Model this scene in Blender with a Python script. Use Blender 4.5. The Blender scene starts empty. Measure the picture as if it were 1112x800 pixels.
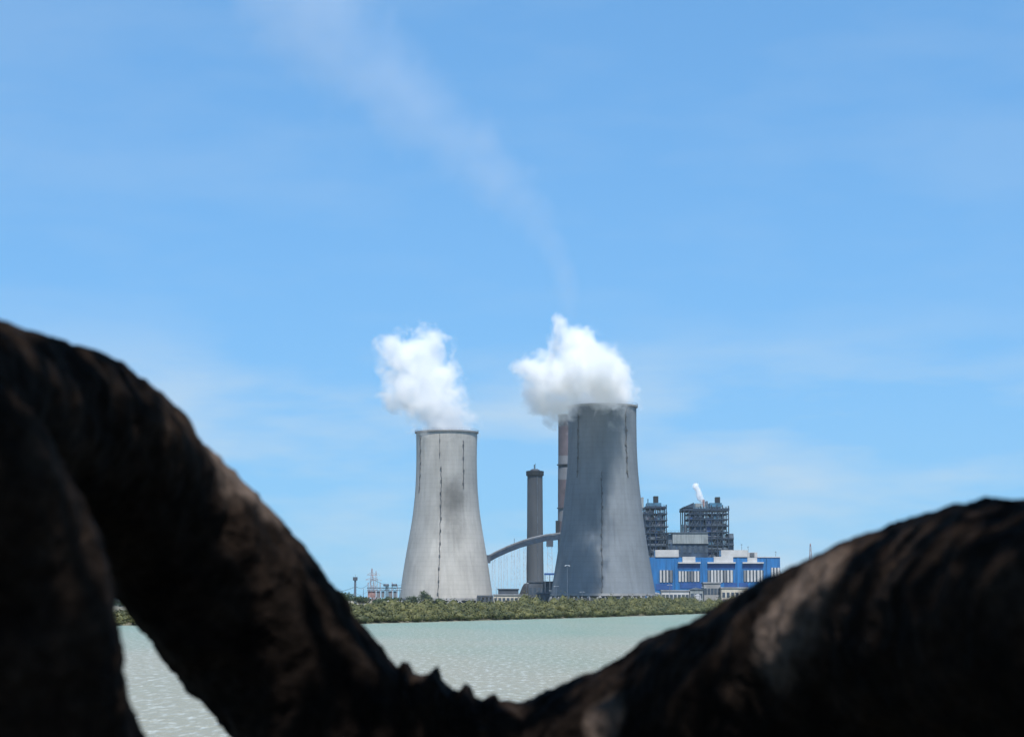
import bpy, bmesh, math, random
import numpy as np
from mathutils import Vector, Matrix, noise as mnoise

C = bpy.context.scene
R = math.radians
random.seed(7); rng = np.random.default_rng(7)

# ------------------------------------------------------------------ camera
F = 2300.0                      # focal length in photo pixels (photo 1112 x 800)
HORIZON = 654.0
EYE = 5.0
PITCH = math.atan((HORIZON - 400.0) / F)
cd = bpy.data.cameras.new('camera'); cam = bpy.data.objects.new('camera', cd)
C.collection.objects.link(cam)
cam.location = (0, 0, EYE); cam.rotation_euler = (R(90) + PITCH, 0, 0)
cd.sensor_width = 36; cd.lens = F / 1112 * 36
cd.clip_start = 0.05; cd.clip_end = 30000
cd.dof.use_dof = True; cd.dof.focus_distance = 900; cd.dof.aperture_fstop = 4.6
C.camera = cam

# ------------------------------------------------------------------ light
SUN_EL, SUN_AZ = R(61), R(171)      # azimuth from +Y towards +X
sdir = Vector((math.sin(SUN_AZ)*math.cos(SUN_EL), math.cos(SUN_AZ)*math.cos(SUN_EL), math.sin(SUN_EL)))
w = bpy.data.worlds.new('World'); C.world = w; w.use_nodes = True
wt = w.node_tree; wt.nodes.clear()
def wn(t, **k):
    n = wt.nodes.new(t)
    for a, b in k.items(): setattr(n, a, b)
    return n
sky = wn('ShaderNodeTexSky', sky_type='NISHITA', sun_disc=False, sun_elevation=SUN_EL, sun_rotation=SUN_AZ,
         air_density=0.9, dust_density=0.15, ozone_density=3.2, altitude=0)
bg = wn('ShaderNodeBackground'); bg.inputs['Strength'].default_value = 0.10
out = wn('ShaderNodeOutputWorld')
# thin high cloud veil low over the plain and faint wisps
tc = wn('ShaderNodeTexCoord')
mp = wn('ShaderNodeMapping'); mp.inputs['Scale'].default_value = (2.2, 2.2, 9.0); mp.inputs['Rotation'].default_value = (0.0, 0.10, 0.0)
nz = wn('ShaderNodeTexNoise'); nz.inputs['Scale'].default_value = 2.6; nz.inputs['Detail'].default_value = 6; nz.inputs['Roughness'].default_value = 0.55
mr = wn('ShaderNodeMapRange'); mr.inputs[1].default_value = 0.42; mr.inputs[2].default_value = 0.62; mr.inputs[3].default_value = 0.0; mr.inputs[4].default_value = 0.62
mix = wn('ShaderNodeMix', data_type='RGBA', blend_type='MIX')
mix.inputs[7].default_value = (5.7, 6.7, 7.4, 1)
wt.links.new(tc.outputs['Generated'], mp.inputs[0]); wt.links.new(mp.outputs[0], nz.inputs['Vector'])
wt.links.new(nz.outputs['Fac'], mr.inputs[0]); sx = wn('ShaderNodeSeparateXYZ'); wt.links.new(tc.outputs['Generated'], sx.inputs[0])
el = wn('ShaderNodeMapRange'); el.interpolation_type = 'SMOOTHSTEP'; el.inputs[1].default_value = 0.08; el.inputs[2].default_value = 0.14; el.inputs[3].default_value = 1.0; el.inputs[4].default_value = 0.16   # the veil lies low over the plain
wt.links.new(sx.outputs[2], el.inputs[0])
mu = wn('ShaderNodeMath', operation='MULTIPLY'); wt.links.new(mr.outputs[0], mu.inputs[0]); wt.links.new(el.outputs[0], mu.inputs[1])
wt.links.new(mu.outputs[0], mix.inputs[0])
tint = wn('ShaderNodeVectorMath', operation='MULTIPLY'); tint.inputs[1].default_value = (1.03, 2.2, 3.45)   # clear-air blue
gam = wn('ShaderNodeGamma'); gam.inputs[1].default_value = .45; wt.links.new(sky.outputs[0], gam.inputs[0])
wt.links.new(gam.outputs[0], tint.inputs[0]); wt.links.new(tint.outputs[0], mix.inputs[6]); wt.links.new(mix.outputs[2], bg.inputs['Color'])
wt.links.new(bg.outputs[0], out.inputs[0])
sd = bpy.data.lights.new('sun', 'SUN'); sun = bpy.data.objects.new('sun', sd); C.collection.objects.link(sun)
sd.energy = 4.9; sd.angle = R(0.53); sd.color = (1.0, 0.96, 0.9)
sun.rotation_euler = sdir.to_track_quat('Z', 'Y').to_euler()
sun.location = (200, -200, 500)
C.view_settings.view_transform = 'Standard'; C.view_settings.look = 'None'
C.view_settings.exposure = 0.20; C.view_settings.gamma = 1; C.view_settings.use_curve_mapping = False
cy = C.cycles
cy.use_denoising = True; cy.max_bounces = 28; cy.volume_bounces = 26; cy.transparent_max_bounces = 16
cy.diffuse_bounces = 3; cy.glossy_bounces = 3; cy.volume_max_steps = 256; cy.caustics_reflective = False; cy.caustics_refractive = False
cy.use_adaptive_sampling = True; cy.adaptive_threshold = 0.02; cy.sample_clamp_indirect = 6

# ------------------------------------------------------------------ helpers
ct, st = math.cos(PITCH), math.sin(PITCH)
def at(px, py, Y):
    """world point seen at photo pixel (px,py) lying in the plane y = Y"""
    a = (px - 556.0) / F; b = (400.0 - py) / F
    d = Vector((a, ct - b*st, st + b*ct))
    return Vector((0, 0, EYE)) + d * (Y / d.y)
def X(px, Y, py=600): return at(px, py, Y).x
def Z(py, Y, px=556): return at(px, py, Y).z

def tag(o, label=None, cat=None, group=None, kind=None):
    if label: o['label'] = label
    if cat: o['category'] = cat
    if group: o['group'] = group
    if kind: o['kind'] = kind
    return o
def empty(name, loc, label, cat, group=None):
    o = bpy.data.objects.new(name, None); C.collection.objects.link(o)
    o.location = loc; o.empty_display_size = 1
    return tag(o, label, cat, group)
def link(name, me, mat, parent=None, loc=None, smooth=False):
    me.materials.clear(); me.materials.append(mat)
    o = bpy.data.objects.new(name, me); C.collection.objects.link(o)
    if parent is not None: o.parent = parent
    if loc is not None: o.location = loc
    if smooth:
        me.polygons.foreach_set('use_smooth', [True]*len(me.polygons))
    return o
class MB:
    def __init__(s): s.v = []; s.f = []
    def add(s, vs, fs):
        n = len(s.v); s.v += [tuple(v) for v in vs]; s.f += [tuple(i+n for i in f) for f in fs]; return s
    def box(s, x0, x1, y0, y1, z0, z1):
        x0, x1 = sorted((x0, x1)); y0, y1 = sorted((y0, y1)); z0, z1 = sorted((z0, z1))
        return s.add([(x0,y0,z0),(x1,y0,z0),(x1,y1,z0),(x0,y1,z0),(x0,y0,z1),(x1,y0,z1),(x1,y1,z1),(x0,y1,z1)],
              [(0,3,2,1),(4,5,6,7),(0,1,5,4),(1,2,6,5),(2,3,7,6),(3,0,4,7)])
    def bar(s, a, b, r, n=4, r2=None):
        a = Vector(a); b = Vector(b); d = (b-a)
        if d.length < 1e-6: return s
        q = d.to_track_quat('Z', 'Y'); r2 = r if r2 is None else r2
        vs = []
        for p, rr in ((a, r), (b, r2)):
            for k in range(n):
                t = 2*math.pi*(k+.5)/n; vs.append(p + q @ Vector((rr*math.cos(t), rr*math.sin(t), 0)))
        fs = [(k, (k+1)%n, n+(k+1)%n, n+k) for k in range(n)] + [tuple(range(n))[::-1], tuple(range(n, 2*n))]
        return s.add(vs, fs)
    def lathe(s, cx, cy_, prof, n=48, cap=True):
        vs = []; fs = []
        for r, z in prof:
            for k in range(n):
                t = 2*math.pi*k/n; vs.append((cx+r*math.cos(t), cy_+r*math.sin(t), z))
        m = len(prof)
        for i in range(m-1):
            for k in range(n):
                fs.append((i*n+k, i*n+(k+1)%n, (i+1)*n+(k+1)%n, (i+1)*n+k))
        if cap:
            fs.append(tuple(range(n))[::-1]); fs.append(tuple(range((m-1)*n, m*n)))
        return s.add(vs, fs)
    def build(s, name, mat, parent=None, smooth=False):
        off = Vector(parent.matrix_basis.translation) if parent is not None else Vector((0,0,0))
        if parent is not None and parent.parent is not None: off = off + parent.parent.matrix_basis.translation
        me = bpy.data.meshes.new(name)
        me.from_pydata([tuple(Vector(v)-off) for v in s.v], [], s.f); me.update()
        return link(name, me, mat, parent, smooth=smooth)
def mesh_np(name, V, Fq):
    me = bpy.data.meshes.new(name)
    V = np.asarray(V, dtype=np.float32); Fq = np.asarray(Fq, dtype=np.int32)
    me.vertices.add(len(V)); me.vertices.foreach_set('co', V.ravel())
    k = Fq.shape[1]; me.loops.add(Fq.size); me.loops.foreach_set('vertex_index', Fq.ravel())
    me.polygons.add(len(Fq)); me.polygons.foreach_set('loop_start', np.arange(len(Fq), dtype=np.int32)*k)
    me.update(calc_edges=True); me.validate(); return me

# ------------------------------------------------------------------ materials
def mat(name, col, rough=0.8, var=0.15, scale=0.3, col2=None, metal=0.0, bump=0.0, stretch=(1,1,1), detail=5, spec=None):
    m = bpy.data.materials.new(name); m.use_nodes = True; t = m.node_tree; b = t.nodes['Principled BSDF']
    b.inputs['Roughness'].default_value = rough; b.inputs['Metallic'].default_value = metal
    if spec is not None: b.inputs['Specular IOR Level'].default_value = spec
    c = t.nodes.new('ShaderNodeTexCoord'); mp = t.nodes.new('ShaderNodeMapping'); mp.inputs['Scale'].default_value = stretch
    n = t.nodes.new('ShaderNodeTexNoise'); n.inputs['Scale'].default_value = scale; n.inputs['Detail'].default_value = detail
    r = t.nodes.new('ShaderNodeValToRGB')
    c2 = col2 if col2 else tuple(max(0, x*(1-2*var)) for x in col)
    c1 = col if col2 else tuple(min(1, x*(1+var)) for x in col)
    r.color_ramp.elements[0].position = 0.32; r.color_ramp.elements[1].position = 0.68
    r.color_ramp.elements[0].color = (*c2, 1); r.color_ramp.elements[1].color = (*c1, 1)
    t.links.new(c.outputs['Object'], mp.inputs[0]); t.links.new(mp.outputs[0], n.inputs['Vector'])
    t.links.new(n.outputs['Fac'], r.inputs[0]); t.links.new(r.outputs[0], b.inputs['Base Color'])
    if bump:
        bp = t.nodes.new('ShaderNodeBump'); bp.inputs['Strength'].default_value = bump; bp.inputs['Distance'].default_value = 0.1
        t.links.new(n.outputs['Fac'], bp.inputs['Height']); t.links.new(bp.outputs[0], b.inputs['Normal'])
    m['ramp'] = r.name
    return m
M = {}
M['white_clad'] = mat('white_cladding', (.50,.50,.50), .6, .08, .2)
M['cream'] = mat('cream_render', (.52,.48,.40), .8, .12, .3)
M['blue_clad'] = mat('blue_cladding', (.016,.150,.40), .6, .16, .5, stretch=(1,1,.12))
M['deep_blue'] = mat('deep_blue_cladding', (.025,.085,.28), .5, .15, .2)
M['glass'] = mat('dark_glazing', (.06,.08,.11), .2, .2, .5)
M['steel'] = mat('dark_blue_steel', (.022,.042,.075), .6, .25, .5)
M['steel_lt'] = mat('weathered_grey_steel', (.11,.14,.18), .6, .2, .4)
M['casing'] = mat('boiler_casing', (.04,.075,.135), .6, .3, .12, stretch=(1,1,.3))
M['lagging'] = mat('faded_mauve_lagging', (.16,.15,.20), .6, .25, .2)
M['hopper'] = mat('teal_painted_steel', (.06,.17,.27), .5, .2, .4)
M['bunker'] = mat('grey_profiled_cladding', (.25,.28,.29), .7, .2, .25, stretch=(3,3,.3))
M['conc_dark'] = mat('aged_dark_concrete', (.085,.095,.11), .85, .22, .06, stretch=(1,1,.2))
M['conc'] = mat('grey_concrete', (.30,.30,.30), .85, .15, .1)
M['red_paint'] = mat('faded_red_paint', (.115,.095,.108), .8, .15, .1)
M['pale_paint'] = mat('faded_white_paint', (.165,.175,.195), .8, .12, .1)
M['rust'] = mat('rusty_pink_steel', (.33,.20,.19), .8, .25, .4)
M['pale_steel'] = mat('pale_galvanised_steel', (.44,.49,.54), .6, .15, .4)
M['coal'] = mat('coal', (.03,.03,.035), .95, .3, .2)
M['black'] = mat('black_steel', (.015,.018,.022), .6, .2, .5)
M['dark_shed'] = mat('dark_grey_sheeting', (.07,.085,.11), .7, .25, .1)
M['streak'] = mat('rust_dark_ladder_steel', (.11,.115,.12), .8, .2, .5)
M['roof_asb'] = mat('grey_roof_sheet', (.30,.31,.33), .8, .2, .2)

def leaf_mat(name, a, b, sc, trans=0.25):
    m = mat(name, a, .55, .2, sc, col2=b, detail=3, spec=.25)
    return m
M['mangrove'] = leaf_mat('mangrove_foliage', (.120,.118,.038), (.052,.060,.022), .11)
M['tree_leaf'] = leaf_mat('dark_tree_foliage', (.06,.085,.035), (.03,.05,.02), .4)
M['canopy'] = leaf_mat('glossy_green_leaves', (.06,.10,.025), (.03,.05,.015), 2.0)
M['wood'] = mat('grey_brown_wood', (.10,.08,.06), .9, .2, 2)

def concrete_shell(name, base, patch=None):
    m = bpy.data.materials.new(name); m.use_nodes = True; t = m.node_tree; b = t.nodes['Principled BSDF']
    b.inputs['Roughness'].default_value = .9; b.inputs['Specular IOR Level'].default_value = .2
    N = t.nodes.new; L = t.links.new
    tc = N('ShaderNodeTexCoord'); sp = N('ShaderNodeSeparateXYZ'); L(tc.outputs['Object'], sp.inputs[0])
    mp = N('ShaderNodeMapping'); mp.inputs['Scale'].default_value = (.37,.37,.043); mp.inputs['Rotation'].default_value = (.31,.27,.6); L(tc.outputs['Object'], mp.inputs[0])
    n1 = N('ShaderNodeTexNoise'); n1.inputs['Scale'].default_value = .8; n1.inputs['Detail'].default_value = 4; n1.inputs['Distortion'].default_value = .8; L(mp.outputs[0], n1.inputs['Vector'])
    n2 = N('ShaderNodeTexNoise'); n2.inputs['Scale'].default_value = .05; n2.inputs['Detail'].default_value = 7; n2.inputs['Roughness'].default_value=.62; L(tc.outputs['Object'], n2.inputs['Vector'])
    # lift joints
    mod = N('ShaderNodeMath'); mod.operation = 'PINGPONG'; mod.inputs[1].default_value = 1.6; L(sp.outputs[2], mod.inputs[0])
    lj = N('ShaderNodeMapRange'); lj.inputs[1].default_value = 0; lj.inputs[2].default_value = .35; lj.inputs[3].default_value = .92; lj.inputs[4].default_value = 1; L(mod.outputs[0], lj.inputs[0])
    m1 = N('ShaderNodeMapRange'); m1.inputs[1].default_value=.3; m1.inputs[2].default_value=.7; m1.inputs[3].default_value=.87; m1.inputs[4].default_value=1.07; L(n1.outputs['Fac'], m1.inputs[0])
    m2 = N('ShaderNodeMapRange'); m2.inputs[1].default_value=.3; m2.inputs[2].default_value=.7; m2.inputs[3].default_value=.84; m2.inputs[4].default_value=1.10; L(n2.outputs['Fac'], m2.inputs[0])
    a = N('ShaderNodeMath'); a.operation='MULTIPLY'; L(m1.outputs[0], a.inputs[0]); L(m2.outputs[0], a.inputs[1])
    a2 = N('ShaderNodeMath'); a2.operation='MULTIPLY'; L(a.outputs[0], a2.inputs[0]); L(lj.outputs[0], a2.inputs[1])
    last = a2
    if patch:  # soft-edged ovals where the shell colour is multiplied darker
        for (sx, sz, rx, rz, amt) in patch:
            sx_, = (sx,)
            d1 = N('ShaderNodeMath'); d1.operation='SUBTRACT'; L(sp.outputs[0], d1.inputs[0]); d1.inputs[1].default_value = sx
            d1b = N('ShaderNodeMath'); d1b.operation='DIVIDE'; L(d1.outputs[0], d1b.inputs[0]); d1b.inputs[1].default_value = rx
            d2 = N('ShaderNodeMath'); d2.operation='SUBTRACT'; L(sp.outputs[2], d2.inputs[0]); d2.inputs[1].default_value = sz
            d2b = N('ShaderNodeMath'); d2b.operation='DIVIDE'; L(d2.outputs[0], d2b.inputs[0]); d2b.inputs[1].default_value = rz
            p1 = N('ShaderNodeMath'); p1.operation='MULTIPLY'; L(d1b.outputs[0], p1.inputs[0]); L(d1b.outputs[0], p1.inputs[1])
            p2 = N('ShaderNodeMath'); p2.operation='MULTIPLY_ADD'; L(d2b.outputs[0], p2.inputs[0]); L(d2b.outputs[0], p2.inputs[1]); L(p1.outputs[0], p2.inputs[2])
            p3 = N('ShaderNodeMath'); p3.operation='MULTIPLY_ADD'; L(n2.outputs['Fac'], p3.inputs[0]); p3.inputs[1].default_value = 1.6; L(p2.outputs[0], p3.inputs[2])
            mr_ = N('ShaderNodeMapRange'); mr_.interpolation_type='SMOOTHSTEP'; mr_.inputs[1].default_value=.6; mr_.inputs[2].default_value=2.2; mr_.inputs[3].default_value=amt; mr_.inputs[4].default_value=1; L(p3.outputs[0], mr_.inputs[0])
            q = N('ShaderNodeMath'); q.operation='MULTIPLY'; L(last.outputs[0], q.inputs[0]); L(mr_.outputs[0], q.inputs[1]); last = q
    cm = N('ShaderNodeVectorMath'); cm.operation='SCALE'; cm.inputs[0].default_value = base; L(last.outputs[0], cm.inputs['Scale'])
    L(cm.outputs[0], b.inputs['Base Color'])
    return m

# ------------------------------------------------------------------ ground and water
SHORE = [(-9000, 300), (-600,400), (-150,430), (-38,500), (30, 730), (106,1045), (260,1180), (600,1330), (9000,2200)]
def shore_y(x):
    for (x0,y0),(x1,y1) in zip(SHORE, SHORE[1:]):
        if x <= x1: return y0 + (y1-y0)*(x-x0)/(x1-x0)
    return SHORE[-1][1]
def slope_at(x):
    for (x0,y0),(x1,y1) in zip(SHORE, SHORE[1:]):
        if x <= x1: return (y1-y0)/(x1-x0)
    return 0
def ground_z(x, y):
    d = (y - shore_y(x)) / math.hypot(1, slope_at(x))       # + inland
    far = max(-2.0, min(1.2, d*0.12))
    near = max(-2.0, min(3.4, 3.4 - (y-9)*0.55)) + 0.08*math.sin(x*1.3)*math.cos(y*.9)*(1 if y < 9 else 0)
    if y > 60: near = -2.0
    return max(far, near)
xs = sorted(set([-9000,-5000,-2500,-1200,-800] + list(range(-600,-60,30)) + list(range(-60,140,4)) + list(range(140,700,20)) + [900,1300,2000,3000,5000,9000] + list(range(-8,9,1))))
ys = sorted(set([-200,-60,-20] + list(range(-10,22,1)) + [30,60,150,300] + list(range(380,1400,7)) + list(range(1400,2400,100)) + [3000,4500,6500,9000]))
V = []; Fc = []
for y in ys:
    for x in xs: V.append((x, y, ground_z(x, y)))
nx = len(xs)
for j in range(len(ys)-1):
    for i in range(nx-1): Fc.append((j*nx+i, j*nx+i+1, (j+1)*nx+i+1, (j+1)*nx+i))
M['ground'] = mat('dry_scrubby_ground', (.20,.17,.12), .95, .2, .05, col2=(.10,.10,.055))
g = link('ground', mesh_np('ground', V, Fc), M['ground'], smooth=True); tag(g, kind='structure')

def water_mat():
    m = bpy.data.materials.new('silty_green_water'); m.use_nodes = True; t = m.node_tree; b = t.nodes['Principled BSDF']
    N = t.nodes.new; L = t.links.new
    tc = N('ShaderNodeTexCoord')
    mp = N('ShaderNodeMapping'); mp.inputs['Scale'].default_value = (.03,.008,1); L(tc.outputs['Object'], mp.inputs[0])
    n = N('ShaderNodeTexNoise'); n.inputs['Scale'].default_value = 1; n.inputs['Detail'].default_value = 4; L(mp.outputs[0], n.inputs['Vector'])
    # silt plumes nearer, greener water under the far shore
    sp = N('ShaderNodeSeparateXYZ'); L(tc.outputs['Object'], sp.inputs[0])
    g_ = N('ShaderNodeMapRange'); g_.inputs[1].default_value = 130; g_.inputs[2].default_value = 420; g_.inputs[3].default_value = -.22; g_.inputs[4].default_value = .22; L(sp.outputs[1], g_.inputs[0])
    ad = N('ShaderNodeMath'); L(n.outputs['Fac'], ad.inputs[0]); L(g_.outputs[0], ad.inputs[1])
    r = N('ShaderNodeValToRGB'); r.color_ramp.elements[0].position=.3; r.color_ramp.elements[1].position=.75
    r.color_ramp.elements[0].color=(.30,.285,.21,1); r.color_ramp.elements[1].color=(.185,.255,.185,1)
    L(ad.outputs[0], r.inputs[0])
    # small pale flecks mixed in from stretched noise
    mf = N('ShaderNodeMapping'); mf.inputs['Scale'].default_value = (1.9,.42,1); L(tc.outputs['Object'], mf.inputs[0])
    nf = N('ShaderNodeTexNoise'); nf.inputs['Scale'].default_value = 1; nf.inputs['Detail'].default_value = 5; nf.inputs['Roughness'].default_value = .65; L(mf.outputs[0], nf.inputs['Vector'])
    fr = N('ShaderNodeMapRange'); fr.inputs[1].default_value=.52; fr.inputs[2].default_value=.66; fr.inputs[3].default_value=0; fr.inputs[4].default_value=.8; L(nf.outputs['Fac'], fr.inputs[0])
    mx = N('ShaderNodeMix'); mx.data_type='RGBA'; L(fr.outputs[0], mx.inputs[0]); L(r.outputs[0], mx.inputs[6]); mx.inputs[7].default_value=(.55,.57,.52,1)
    L(mx.outputs[2], b.inputs['Base Color'])
    b.inputs['Roughness'].default_value=.35; b.inputs['IOR'].default_value=1.33; b.inputs['Specular IOR Level'].default_value=.10
    mw = N('ShaderNodeMapping'); mw.inputs['Scale'].default_value = (2.2,.9,1); L(tc.outputs['Object'], mw.inputs[0])
    nw = N('ShaderNodeTexNoise'); nw.inputs['Scale'].default_value = .7; nw.inputs['Detail'].default_value = 6; nw.inputs['Roughness'].default_value=.6; L(mw.outputs[0], nw.inputs['Vector'])
    bp = N('ShaderNodeBump'); bp.inputs['Strength'].default_value=1; bp.inputs['Distance'].default_value=.55; L(nw.outputs['Fac'], bp.inputs['Height']); L(bp.outputs[0], b.inputs['Normal'])
    return m
M['water'] = water_mat()
mbw = MB(); mbw.add([(-9000,-400,0),(9000,-400,0),(9000,9000,0),(-9000,9000,0)], [(0,1,2,3)])
wo = mbw.build('water', M['water']); tag(wo, kind='structure')

# ------------------------------------------------------------------ cooling towers
GZ = 1.2
def tower(cx_px, Y, prof_px, label, mat_shell, ladders, seed):
    base_px = prof_px[-1][0]
    c = Vector((X(cx_px, Y, base_px), Y, GZ))
    root = empty('cooling_tower', c, label, 'cooling tower', 'cooling towers of the power station')
    pts = [(Z(py, Y), r*Y/F) for py, r in prof_px][::-1]        # bottom to top
    zs = [p[0] for p in pts]; rs = [p[1] for p in pts]
    def cr(z):
        return float(np.interp(z, zs, rs))
    zz = np.linspace(zs[0], zs[-1], 60)
    rr = np.array([cr(z) for z in zz])
    for _ in range(12): rr[1:-1] = (rr[:-2]+2*rr[1:-1]+rr[2:])/4
    def rad(z): return float(np.interp(z, zz, rr))
    prof = [(r, z) for r, z in zip(rr, zz)] + [(r-.6, z) for r, z in zip(rr[::-1], zz[::-1])]
    mb = MB().lathe(c.x, c.y, prof + [prof[0]], 240, cap=False)
    sh = mb.build('shell', mat_shell, root, smooth=True)
    zt = zs[-1]; rt = rr[-1]
    lo = zs[0]
    MB().lathe(c.x, c.y, [(rt+.05,zt-1.1),(rt+.9,zt-.9),(rt+.9,zt+.1),(rt+.7,zt+.1),(rt+.7,zt-.6),(rt+.05,zt-.6)], 96, cap=False).build('rim_walkway', M['conc'], root)
    hr = MB()
    for k in range(72):
        t = 2*math.pi*k/72; p = Vector((c.x+(rt+.85)*math.cos(t), c.y+(rt+.85)*math.sin(t), zt+.1)); t2 = 2*math.pi*(k+1)/72
        p2 = Vector((c.x+(rt+.85)*math.cos(t2), c.y+(rt+.85)*math.sin(t2), zt+.1))
        hr.bar(p, p+Vector((0,0,1.1)), .06); hr.bar(p+Vector((0,0,1.1)), p2+Vector((0,0,1.1)), .06)
    hr.build('handrail', M['steel_lt'], root)
    rb = rr[0]
    MB().lathe(c.x, c.y, [(rb+4.5,GZ-.5),(rb+4.5,GZ+2.2),(rb+4.1,GZ+2.2),(rb+4.1,GZ+.9),(0.5,GZ+.9)], 72, cap=False).build('basin', M['conc'], root)
    MB().lathe(c.x, c.y, [(rb*.8, GZ+.9),(rb*.8,lo+3)], 48, cap=False).build('fill_louvres', M['dark_shed'], root)
    MB().lathe(c.x, c.y, [(rb-.7,lo-.5),(rb+.5,lo-.5),(rb+.5,lo+1.1),(rb+.02,lo+1.1)], 96, cap=False).build('ring_beam', M['conc'], root)
    col = None; n = 30
    for k in range(n):
        if col is None:
            a = 0.0; da = math.pi/n
            m1 = MB()
            top = Vector((rb*math.cos(0), rb*math.sin(0), lo-.4-GZ))
            for s in (-1, 1):
                m1.bar(Vector(((rb+3)*math.cos(s*da), (rb+3)*math.sin(s*da), .9)), top, .42, 6)
            me = bpy.data.meshes.new('support_column'); me.from_pydata(m1.v, [], m1.f); me.update()
            col = link('support_column', me, M['conc'], root); o = col
        else:
            o = col.copy(); C.collection.objects.link(o); o.parent = root
        o.rotation_euler = (0, 0, 2*math.pi*k/n)
    # caged access ladders climbing the shell
    rnd = random.Random(seed)
    for (px, y0, y1, wd) in ladders:
        lm = MB(); z0, z1 = Z(y1, Y), Z(y0, Y)
        dx = (px - cx_px)*Y/F
        nseg = max(4, int((z1-z0)/1.7)); prev = None; land = MB()
        ang0 = math.asin(max(-.97, min(.97, dx/rad((z0+z1)/2))))
        for i in range(nseg+1):
            z = z0 + (z1-z0)*i/nseg
            ang = ang0 + rnd.uniform(-.4, .4)/rad(z)*wd
            r_ = rad(z)+.35
            p = Vector((c.x + r_*math.sin(ang), c.y - r_*math.cos(ang), z))
            if prev is not None: lm.bar(prev, p, .30*wd, 4)
            if i % 5 == 2:
                lm.box(p.x-.6*wd, p.x+.6*wd, p.y-.5, p.y+.3, p.z-.5, p.z+.9)
            prev = p
        lm.build('access_ladder', M['streak'], root)
    return root, rad
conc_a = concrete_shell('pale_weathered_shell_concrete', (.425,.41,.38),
        patch=[(4, Z(545,1492)-GZ, 11, 17, .50), (7, Z(562,1492)-GZ, 8, 30, .76)])
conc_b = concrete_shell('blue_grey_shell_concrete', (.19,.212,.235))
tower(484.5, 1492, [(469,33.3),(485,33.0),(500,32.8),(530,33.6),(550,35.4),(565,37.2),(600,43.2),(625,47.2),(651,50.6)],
      'pale grey cooling tower standing on the left, with a dark patch in its middle', conc_a,
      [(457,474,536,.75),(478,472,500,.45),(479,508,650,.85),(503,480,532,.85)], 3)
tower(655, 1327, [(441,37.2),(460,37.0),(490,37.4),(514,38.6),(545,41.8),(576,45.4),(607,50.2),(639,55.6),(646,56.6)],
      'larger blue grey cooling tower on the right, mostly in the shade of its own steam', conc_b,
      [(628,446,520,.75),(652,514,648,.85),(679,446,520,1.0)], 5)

# ------------------------------------------------------------------ chimneys
def chimney():
    Y = 1545; c = Vector((X(581, Y), Y, GZ)); k = Y/F
    root = empty('chimney', c, 'dark concrete chimney with a wider cap, standing alone between the cooling towers', 'chimney')
    zt = Z(517, Y)
    MB().lathe(c.x, c.y, [(10*k,GZ),(9.2*k,GZ+30),(8.6*k,GZ+60),(8.3*k,zt)], 40).build('shaft', M['conc_dark'], root, smooth=False)
    MB().lathe(c.x, c.y, [(8.3*k,zt),(9.6*k,zt+.6),(9.7*k,zt+3.6),(8.8*k,zt+3.9),(8.2*k,zt+3.0)], 40).build('cap', M['black'], root)
    MB().lathe(c.x, c.y, [(6*k,zt+3),(5.2*k,zt+4.6),(3*k,zt+5.4)], 24).build('flue', M['dark_shed'], root)
    m = MB(); m.bar((c.x-.4,c.y,zt+5),(c.x-.4,c.y,zt+8.6),.5); m.bar((c.x+.4,c.y,zt+5),(c.x+.4,c.y,zt+9.4),.16)
    m.build('lightning_rod', M['black'], root)
    for zf in ():
        z = GZ+(zt-GZ)*zf; r = (10-1.7*zf)*k
        MB().lathe(c.x,c.y,[(r-.3,z),(r+.7,z),(r+.7,z+.5),(r-.3,z+.5)],40,cap=False).build('gallery', M['conc_dark'], root)
    lm = MB(); lm.bar((c.x+2,c.y-9.6*k,GZ+3),(c.x+1.6,c.y-8.6*k,zt),.2); lm.build('ladder', M['steel_lt'], root)
chimney()
def banded():
    Y = 1570; c = Vector((X(616.5, Y), Y, GZ)); k = Y/F; r = 9.8*k
    root = empty('chimney', c, 'tall red and white banded chimney half hidden behind the larger cooling tower', 'chimney')
    ys_ = [452, 463, 495, 505, 508, 521, 552, 566, 600, 615, 655]
    ms = ['conc_dark','red_paint','pale_paint','conc_dark','pale_paint','red_paint','pale_paint','red_paint','pale_paint','conc_dark']
    for i, mm in enumerate(ms):
        z1, z0 = Z(ys_[i], Y), max(GZ, Z(ys_[i+1], Y))
        e = .004
        o = MB().lathe(c.x, c.y, [(r*(1+.12*(i+1)/10), z0), (r*(1+.12*i/10), z1)], 40).build('shaft_band', M[mm], root)
    zt = Z(452, Y)
    MB().lathe(c.x, c.y, [(r, zt),(r+.6,zt),(r+.6,zt+1.4),(r-.6,zt+1.4)], 40).build('cap', M['black'], root)
    m = MB()
    for s in (-1, .2, 1):
        m = MB(); m.bar((c.x+s*r*.8, c.y-1, zt+1.2),(c.x+s*r*.8, c.y-1, zt+4), .2); m.build('lightning_rod', M['black'], root)
    zc = Z(577, Y)
    MB().box(c.x-r-2.2, c.x-r+1, c.y-4, c.y+2, zc-6, zc+8).build('lift_cabin', M['black'], root)
    for py in (505, 552): 
        z = Z(py, Y); MB().lathe(c.x,c.y,[(r,z),(r+1.2,z),(r+1.2,z+.6),(r,z+.6)],40,cap=False).build('gallery', M['conc_dark'], root)
banded()

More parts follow.
